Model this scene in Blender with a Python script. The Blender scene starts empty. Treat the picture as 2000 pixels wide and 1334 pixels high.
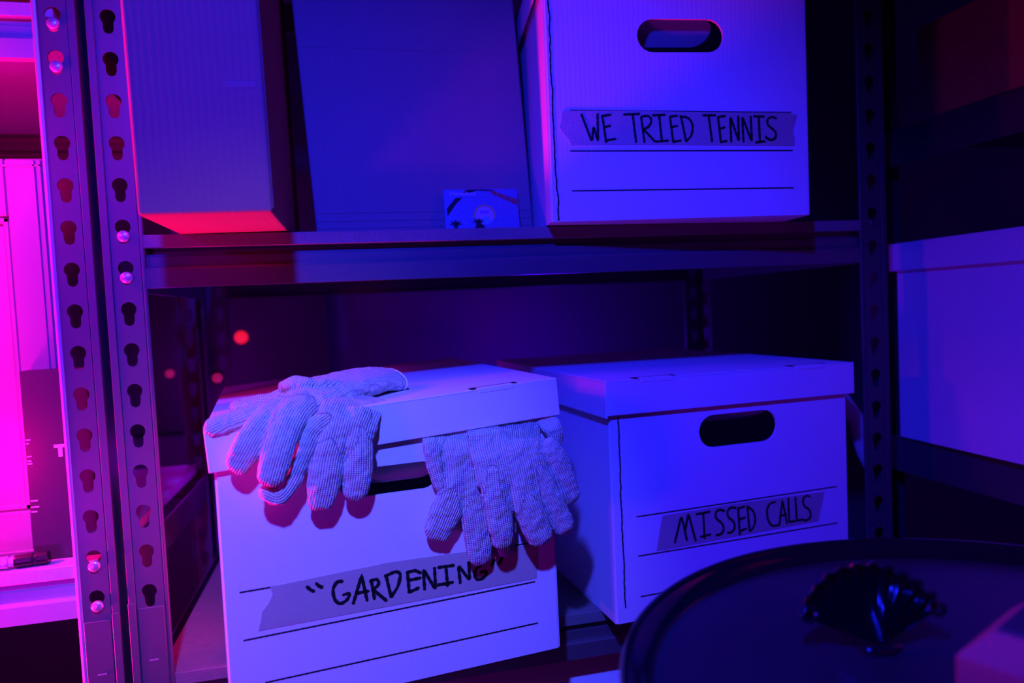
import bpy, bmesh, math, random
from mathutils import Vector, Matrix
from mathutils import noise as mnoise
S = bpy.context.scene
COL = S.collection
PI = math.pi
random.seed(4)

# ------------------------------------------------------------------ camera
F_PX, YAW, PITCH, ROLL = 1371.17, 0.2217, 0.0473, -0.0468     # focal length for a 2000 px wide frame
cam_data = bpy.data.cameras.new('camera')
cam_data.sensor_width = 36.0
cam_data.lens = F_PX / 2000 * 36.0
cam_data.clip_start = 0.02
cam_data.dof.use_dof = True
cam_data.dof.focus_distance = 0.67
cam_data.dof.aperture_fstop = 3.4
cam = bpy.data.objects.new('camera', cam_data)
COL.objects.link(cam)
fwd = Vector((math.sin(YAW)*math.cos(PITCH), math.cos(YAW)*math.cos(PITCH), -math.sin(PITCH)))
rt = Vector((math.cos(YAW), -math.sin(YAW), 0))
up = rt.cross(fwd)
r2 = math.cos(ROLL)*rt + math.sin(ROLL)*up
u2 = -math.sin(ROLL)*rt + math.cos(ROLL)*up
cam.matrix_world = Matrix(((r2.x, u2.x, -fwd.x, 0), (r2.y, u2.y, -fwd.y, 0), (r2.z, u2.z, -fwd.z, 0), (0, 0, 0, 1)))
S.camera = cam

# ------------------------------------------------------------------ world, lights, exposure
w = bpy.data.worlds.new('dim_room'); S.world = w
w.use_nodes = True
w.node_tree.nodes['Background'].inputs[0].default_value = (0.15, 0.0, 1.0, 1)
w.node_tree.nodes['Background'].inputs[1].default_value = 0.03
S.view_settings.view_transform = 'Standard'
S.view_settings.look = 'None'
S.view_settings.exposure = 0.0
S.view_settings.gamma = 1.0
S.view_settings.use_curve_mapping = False

def spot(name, loc, target, energy, color, radius, angle, blend):
    l = bpy.data.lights.new(name, 'SPOT'); l.energy = energy; l.color = color
    l.shadow_soft_size = radius; l.spot_size = math.radians(angle); l.spot_blend = blend
    o = bpy.data.objects.new(name, l); COL.objects.link(o); o.location = loc
    o.rotation_euler = (Vector(target)-Vector(loc)).to_track_quat('-Z', 'Y').to_euler()
    return o
def point(name, loc, energy, color, radius):
    l = bpy.data.lights.new(name, 'POINT'); l.energy = energy; l.color = color; l.shadow_soft_size = radius
    o = bpy.data.objects.new(name, l); COL.objects.link(o); o.location = loc
    return o
BLUE_AT, BLUE_TO = (-0.09, -0.02, 0.52), (-0.02, 0.62, -0.24)
spot('blue_stage_lamp', BLUE_AT, BLUE_TO, 95, (0.008, 0.012, 1.0), 0.022, 106, 1.0)
spot('lavender_box_fill', BLUE_AT, (-0.04, 0.62, -0.22), 8, (0.62, 0.75, 1.0), 0.022, 40, 1.0)  # added fill from the blue lamp's position, whitens the GARDENING box front
spot('hot_pink_lamp', (-0.62, 0.70, -0.42), (-0.05, 0.66, 0.10), 44, (1.0, 0.004, 0.33), 0.03, 74, 0.4)
point('magenta_side_lamp', (-0.42, 0.36, -0.26), 2.8, (0.55, 0.0, 1.0), 0.04)
point('pink_rail_lamp', (-0.50, 0.66, 0.16), 2, (1.0, 0.0, 0.45), 0.03)
spot('pink_shelf_fill', (-0.62, 0.30, 0.02), (-0.64, 0.73, 0.06), 13, (1.0, 0.0, 0.35), 0.04, 84, 0.3)  # added fill aimed at the left unit only
spot('pink_wall_lamp', (-0.60, 1.10, -0.05), (-0.88, 1.62, 0.42), 40, (1.0, 0.0, 0.2), 0.06, 64, 0.6)
point('violet_wall_fill', (0.38, 1.36, -0.12), 2.6, (0.06, 0.0, 1.0), 0.06)  # added fill, no visible source, lifts the back wall to navy
point('purple_shelf_fill', (-0.15, 1.06, -0.18), 0.30, (0.45, 0.0, 1.0), 0.03)  # unseen fill added to brighten the lower left interior
point('purple_wall_fill', (-0.32, 1.40, -0.12), 0.6, (0.45, 0.0, 1.0), 0.06)  # added fill in place of purple haze behind the left posts
spot('pink_edge_fill', (-0.30, 0.603, 0.21), (-0.158, 0.601, 0.21), 2.2, (1.0, 0.0, 0.5), 0.012, 76, 0.2)  # unseen spot added just for the pink edge of the narrow carton
point('pink_deck_fill', (-0.37, 0.708, -0.13), 1.6, (1.0, 0.0, 0.25), 0.01)  # local fill added above the left shelf board
point('pink_beam_fill', (-0.38, 0.690, 0.17), 1.5, (1.0, 0.0, 0.3), 0.01)  # local fill added below the left unit's upper beam
spot('violet_door_lamp', (-0.75, -0.05, 0.35), (-0.36, 0.75, -0.05), 14, (0.35, 0.004, 1.0), 0.05, 36, 0.6)

# ------------------------------------------------------------------ materials
def mat(name, color, rough=0.6, metal=0.0, spec=0.5, var=0.0, var_scale=30.0, bump=0.0, bump_scale=200.0, ribs=None, emit=None):
    m = bpy.data.materials.new(name); m.use_nodes = True
    nt = m.node_tree; N = nt.nodes; L = nt.links
    b = N['Principled BSDF']
    b.inputs['Base Color'].default_value = (*color, 1)
    b.inputs['Roughness'].default_value = rough
    b.inputs['Metallic'].default_value = metal
    b.inputs['Specular IOR Level'].default_value = spec
    tc = N.new('ShaderNodeTexCoord')
    if var:
        n = N.new('ShaderNodeTexNoise'); n.inputs['Scale'].default_value = var_scale; n.inputs['Detail'].default_value = 4
        L.new(tc.outputs['Object'], n.inputs['Vector'])
        mx = N.new('ShaderNodeMix'); mx.data_type = 'RGBA'
        mx.inputs['A'].default_value = (*[c*(1-var) for c in color], 1)
        mx.inputs['B'].default_value = (*[min(1, c*(1+var)) for c in color], 1)
        L.new(n.outputs['Fac'], mx.inputs['Factor']); L.new(mx.outputs['Result'], b.inputs['Base Color'])
    if bump:
        n2 = N.new('ShaderNodeTexNoise'); n2.inputs['Scale'].default_value = bump_scale; n2.inputs['Detail'].default_value = 3
        L.new(tc.outputs['Object'], n2.inputs['Vector'])
        h = n2.outputs['Fac']
        if ribs:
            wv = N.new('ShaderNodeTexWave'); wv.bands_direction = 'X'; wv.inputs['Scale'].default_value = ribs
            wv.inputs['Distortion'].default_value = 1.5; wv.inputs['Detail'].default_value = 1
            L.new(tc.outputs['Object'], wv.inputs['Vector'])
            ad = N.new('ShaderNodeMath'); ad.operation = 'MULTIPLY_ADD'; ad.inputs[1].default_value = 0.5
            L.new(wv.outputs['Fac'], ad.inputs[0]); L.new(h, ad.inputs[2]); h = ad.outputs[0]
        bp = N.new('ShaderNodeBump'); bp.inputs['Strength'].default_value = bump; bp.inputs['Distance'].default_value = 0.001
        L.new(h, bp.inputs['Height']); L.new(bp.outputs['Normal'], b.inputs['Normal'])
    if emit:
        b.inputs['Emission Color'].default_value = (*emit[0], 1); b.inputs['Emission Strength'].default_value = emit[1]
    return m

M_white = mat('white_cardboard', (0.80, 0.79, 0.78), 0.75, spec=0.2, var=0.04, var_scale=14, bump=0.07, bump_scale=300, ribs=60)
M_kraft = mat('kraft_cardboard', (0.42, 0.12, 0.105), 0.8, spec=0.15, var=0.10, var_scale=12, bump=0.2, bump_scale=260, ribs=55)
M_kraft2 = mat('pale_kraft_cardboard', (0.36, 0.20, 0.20), 0.8, spec=0.15, var=0.12, var_scale=9, bump=0.2, bump_scale=260, ribs=55)
M_tape = mat('masking_tape', (0.50, 0.44, 0.34), 0.5, spec=0.3, var=0.08, var_scale=60, bump=0.25, bump_scale=500)
M_ink = mat('black_marker_ink', (0.012, 0.012, 0.012), 0.55, spec=0.2)
M_print = mat('black_print', (0.02, 0.02, 0.02), 0.7, spec=0.2)
M_post = mat('grey_painted_steel', (0.125, 0.12, 0.125), 0.42, metal=0.3, var=0.06, var_scale=40, bump=0.05, bump_scale=120)
M_beam = mat('dark_grey_steel', (0.105, 0.10, 0.105), 0.4, metal=0.3, var=0.08, var_scale=25, bump=0.05, bump_scale=120)
M_litbeam = mat('pink_lit_steel', (0.42, 0.41, 0.42), 0.38, metal=0.2, var=0.06, var_scale=25, bump=0.05, bump_scale=120)  # same steel made paler, pink light put into the colour
M_litboard = mat('pink_lit_shelf_board', (0.5, 0.46, 0.45), 0.6, spec=0.3, var=0.1, var_scale=90, bump=0.2, bump_scale=400)  # board colour raised in place of pink light on the left unit
M_steel = mat('bright_rivet_steel', (0.62, 0.6, 0.6), 0.32, metal=0.6)
M_board = mat('particle_board', (0.20, 0.17, 0.15), 0.7, spec=0.2, var=0.18, var_scale=120, bump=0.3, bump_scale=400)
M_wall = mat('dark_plaster', (0.15, 0.14, 0.15), 0.85, spec=0.1, var=0.08, var_scale=5, bump=0.2, bump_scale=60)
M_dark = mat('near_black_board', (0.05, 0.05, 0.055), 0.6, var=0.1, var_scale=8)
M_floor = mat('dark_concrete', (0.12, 0.11, 0.11), 0.8, var=0.15, var_scale=6, bump=0.3, bump_scale=40)
M_gloss = mat('black_lacquer', (0.022, 0.022, 0.024), 0.3, spec=0.5, var=0.1, var_scale=20)
M_shell = mat('black_glazed_ceramic', (0.008, 0.008, 0.009), 0.10, spec=0.6)
M_paint = mat('white_gloss_paint', (0.24, 0.24, 0.24), 0.35, bump=0.04, bump_scale=80)
M_blackbox = mat('black_printed_card', (0.045, 0.04, 0.04), 0.5, var=0.1, var_scale=20)
M_whiteink = mat('white_print', (0.8, 0.8, 0.8), 0.6)
M_plastic = mat('black_plastic', (0.02, 0.02, 0.02), 0.25)
M_clear = mat('pink_lit_clear_plastic', (0.75, 0.5, 0.6), 0.12)  # pink light on the clear tube is put into its colour
M_red = mat('red_keyhole_glow', (0.5, 0.02, 0.02), 0.4, emit=((1.0, 0.01, 0.05), 0.8))  # emission stands in for red light seen through post keyholes
M_dimred = mat('dim_red_keyhole_glow', (0.3, 0.02, 0.04), 0.4, emit=((0.6, 0.01, 0.2), 0.4))  # weaker emission for dimmer keyholes
M_card = mat('pale_blue_card', (0.14, 0.16, 0.34), 0.4, var=0.3, var_scale=260)
M_cardred = mat('red_print', (0.42, 0.05, 0.04), 0.4)
M_cardgold = mat('gold_print', (0.6, 0.42, 0.12), 0.4)
M_cardlav = mat('lavender_print', (0.62, 0.4, 0.7), 0.4)
M_cardteal = mat('teal_print', (0.15, 0.5, 0.62), 0.4)
M_cardpurple = mat('purple_print', (0.28, 0.04, 0.3), 0.4)
M_rim = mat('pale_overlock_thread', (0.85, 0.85, 0.8), 0.8, spec=0.1)

def knit_mat():
    m = bpy.data.materials.new('knitted_cotton'); m.use_nodes = True
    nt = m.node_tree; N = nt.nodes; L = nt.links
    b = N['Principled BSDF']; b.inputs['Roughness'].default_value = 0.95
    b.inputs['Specular IOR Level'].default_value = 0.05
    at = N.new('ShaderNodeAttribute'); at.attribute_name = 'knit'
    sx = N.new('ShaderNodeSeparateXYZ'); L.new(at.outputs['Vector'], sx.inputs[0])
    def math_node(op, a, bb=None, c=None):
        n = N.new('ShaderNodeMath'); n.operation = op
        for i, v in enumerate((a, bb, c)):
            if v is None: continue
            if isinstance(v, (int, float)): n.inputs[i].default_value = v
            else: L.new(v, n.inputs[i])
        return n.outputs[0]
    rib = math_node('ABSOLUTE', math_node('SINE', math_node('MULTIPLY', sx.outputs['X'], PI/2.1)))
    # the V of each stitch: along-phase shifted by the position across the rib
    ph = math_node('MULTIPLY_ADD', rib, 2.2, math_node('MULTIPLY', sx.outputs['Y'], 2*PI/1.7))
    stitch = math_node('MULTIPLY_ADD', math_node('SINE', ph), 0.5, 0.5)
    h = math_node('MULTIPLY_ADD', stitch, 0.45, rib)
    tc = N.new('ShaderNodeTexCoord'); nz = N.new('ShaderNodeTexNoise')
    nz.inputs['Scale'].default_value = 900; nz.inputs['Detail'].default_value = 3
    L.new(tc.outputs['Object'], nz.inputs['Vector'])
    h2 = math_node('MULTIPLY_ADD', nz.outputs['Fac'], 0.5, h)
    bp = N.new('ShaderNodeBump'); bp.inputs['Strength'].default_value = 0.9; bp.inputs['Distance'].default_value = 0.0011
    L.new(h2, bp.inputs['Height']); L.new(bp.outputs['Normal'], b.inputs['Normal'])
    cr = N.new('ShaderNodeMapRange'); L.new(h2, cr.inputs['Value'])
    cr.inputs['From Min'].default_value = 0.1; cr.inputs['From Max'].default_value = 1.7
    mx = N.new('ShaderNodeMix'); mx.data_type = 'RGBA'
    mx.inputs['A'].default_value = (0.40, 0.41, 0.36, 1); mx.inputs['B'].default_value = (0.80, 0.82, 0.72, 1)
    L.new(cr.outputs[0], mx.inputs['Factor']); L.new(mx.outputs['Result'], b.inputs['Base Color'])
    return m
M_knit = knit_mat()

# ------------------------------------------------------------------ object helpers
def link(o, parent=None):
    COL.objects.link(o)
    if parent: o.parent = parent
    return o
def obj(name, bm, m, parent=None, smooth=False):
    bmesh.ops.recalc_face_normals(bm, faces=bm.faces)
    me = bpy.data.meshes.new(name); bm.to_mesh(me); bm.free()
    me.materials.append(m)
    if smooth:
        for p in me.polygons: p.use_smooth = True
    return link(bpy.data.objects.new(name, me), parent)
def thing(name, label, cat, loc=(0, 0, 0), rot=(0, 0, 0), group=None):
    o = bpy.data.objects.new(name, None); COL.objects.link(o); o.empty_display_size = 0.02
    o.location = loc; o.rotation_euler = rot
    o['label'] = label; o['category'] = cat
    if group: o['group'] = group
    return o
def struct(name, bm, m):
    o = obj(name, bm, m); o['kind'] = 'structure'; return o
def lab(o, text): o['label'] = text; return o

def add_box(bm, x0, x1, y0, y1, z0, z1, bevel=0.0, seg=1, mtx=None):
    r = bmesh.ops.create_cube(bm, size=1)
    vs = r['verts']
    for v in vs:
        v.co = Vector((x0 if v.co.x < 0 else x1, y0 if v.co.y < 0 else y1, z0 if v.co.z < 0 else z1))
    if mtx is not None: bmesh.ops.transform(bm, matrix=mtx, verts=vs)
    if bevel:
        es = list({e for v in vs for e in v.link_edges})
        bmesh.ops.bevel(bm, geom=es, offset=bevel, segments=seg, affect='EDGES', profile=0.5, clamp_overlap=True)
    return vs
def box_bm(*a, **k):
    bm = bmesh.new(); add_box(bm, *a, **k); return bm
def add_prism(bm, pts, axis, a0, a1):
    """extrude a closed 2-D outline along an axis: 'x' takes (y,z), 'y' takes (x,z), 'z' takes (x,y)"""
    def P(p, a):
        return {'x': (a, p[0], p[1]), 'y': (p[0], a, p[1]), 'z': (p[0], p[1], a)}[axis]
    A = [bm.verts.new(P(p, a0)) for p in pts]; B = [bm.verts.new(P(p, a1)) for p in pts]
    n = len(pts)
    for i in range(n): bm.faces.new((A[i], A[(i+1) % n], B[(i+1) % n], B[i]))
    for loop in (A, B):
        es = []
        for i in range(n):
            e = bm.edges.get((loop[i], loop[(i+1) % n])); es.append(e)
        bmesh.ops.triangle_fill(bm, use_beauty=True, edges=es)
def add_holed_panel(bm, outer, holes, y0, y1):
    """flat panel in x-z with holes, from y0 (front) to y1 (back)"""
    edges = []; loops = []
    for lp in [outer]+holes:
        vs = [bm.verts.new((p[0], y0, p[1])) for p in lp]
        loops.append(vs)
        for i in range(len(vs)): edges.append(bm.edges.new((vs[i], vs[(i+1) % len(vs)])))
    f = bmesh.ops.triangle_fill(bm, use_beauty=True, use_dissolve=False, edges=edges)
    faces = [g for g in f['geom'] if isinstance(g, bmesh.types.BMFace)]
    ex = bmesh.ops.extrude_face_region(bm, geom=faces)
    nv = [g for g in ex['geom'] if isinstance(g, bmesh.types.BMVert)]
    for v in nv: v.co.y = y1
def tube_bm(path, radii, n=10, cap=True, bm=None):
    bm = bm or bmesh.new()
    P = [Vector(p) for p in path]
    rings = []
    prev = None
    for i, p in enumerate(P):
        t = (P[min(i+1, len(P)-1)]-P[max(i-1, 0)]).normalized()
        if prev is None:
            a = t.cross(Vector((0, 0, 1)) if abs(t.z) < 0.9 else Vector((1, 0, 0))).normalized()
        else:
            a = (prev-t*prev.dot(t)).normalized()
        prev = a; b = t.cross(a)
        r = radii[i] if hasattr(radii, '__len__') else radii
        rings.append([bm.verts.new(p+a*r*math.cos(2*PI*k/n)+b*r*math.sin(2*PI*k/n)) for k in range(n)])
    for i in range(len(rings)-1):
        for k in range(n): bm.faces.new((rings[i][k], rings[i][(k+1) % n], rings[i+1][(k+1) % n], rings[i+1][k]))
    if cap: bm.faces.new(rings[0]); bm.faces.new(rings[-1])
    return bm
def lathe_bm(prof, n=48, bm=None, center=(0, 0), closed=False):
    bm = bm or bmesh.new()
    rings = [[bm.verts.new((center[0]+r*math.cos(2*PI*k/n), center[1]+r*math.sin(2*PI*k/n), z)) for k in range(n)] for r, z in prof]
    m = len(rings)
    for i in range(m if closed else m-1):
        A, B = rings[i], rings[(i+1) % m]
        for k in range(n): bm.faces.new((A[k], A[(k+1) % n], B[(k+1) % n], B[k]))
    if not closed:
        if prof[0][0] > 1e-6: bm.faces.new(rings[0])
        if prof[-1][0] > 1e-6: bm.faces.new(rings[-1])
    return bm
def stroke(bm, pts, width, y, thick=0.00025):
    """a marker stroke: rounded ribbon in x-z lying on a face that looks towards -y"""
    n = 8
    dense = []
    for i in range(len(pts)-1):
        a, b = Vector(pts[i]), Vector(pts[i+1]); k = max(1, int((b-a).length/0.002))
        dense += [a.lerp(b, j/k) for j in range(k)]
    dense.append(Vector(pts[-1]))
    if len(pts) > 3:                                            # round off the corners of curved letters
        for _ in range(2):
            dense = [dense[0]]+[(dense[i-1]+dense[i]*2+dense[i+1])/4 for i in range(1, len(dense)-1)]+[dense[-1]]
    L, Rr = [], []
    m = len(dense)
    for i, p in enumerate(dense):
        t = (dense[min(i+1, m-1)]-dense[max(i-1, 0)]).normalized(); nn = Vector((-t.y, t.x))
        ww = width/2*(1+0.16*math.sin(i*1.9+p.x*900))
        L.append(p+nn*ww); Rr.append(p-nn*ww)
    t0 = (dense[0]-dense[1]).normalized(); t1 = (dense[-1]-dense[-2]).normalized()
    outline = L+[dense[-1]+t1*width*0.35]+Rr[::-1]+[dense[0]+t0*width*0.35]
    q = len(L)
    vs = {}
    def V(p): return bm.verts.new((p[0], y, p[1]))
    LV = [V(p) for p in L]; RV = [V(p) for p in Rr]
    e0 = V(dense[0]+t0*width*0.35); e1 = V(dense[-1]+t1*width*0.35)
    fs = [bm.faces.new((LV[i], RV[i], RV[i+1], LV[i+1])) for i in range(q-1)]
    fs.append(bm.faces.new((e0, RV[0], LV[0]))); fs.append(bm.faces.new((LV[-1], RV[-1], e1)))
    ex = bmesh.ops.extrude_face_region(bm, geom=fs)
    for g in ex['geom']:
        if isinstance(g, bmesh.types.BMVert): g.co.y = y-thick
def stadium(x0, x1, z0, z1, n=10):
    r = (z1-z0)/2; zc = (z0+z1)/2; out = []
    for k in range(n+1):
        a = -PI/2+PI*k/n; out.append((x1-r+r*math.cos(a), zc+r*math.sin(a)))
    for k in range(n+1):
        a = PI/2+PI*k/n; out.append((x0+r+r*math.cos(a), zc+r*math.sin(a)))
    return out

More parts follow.
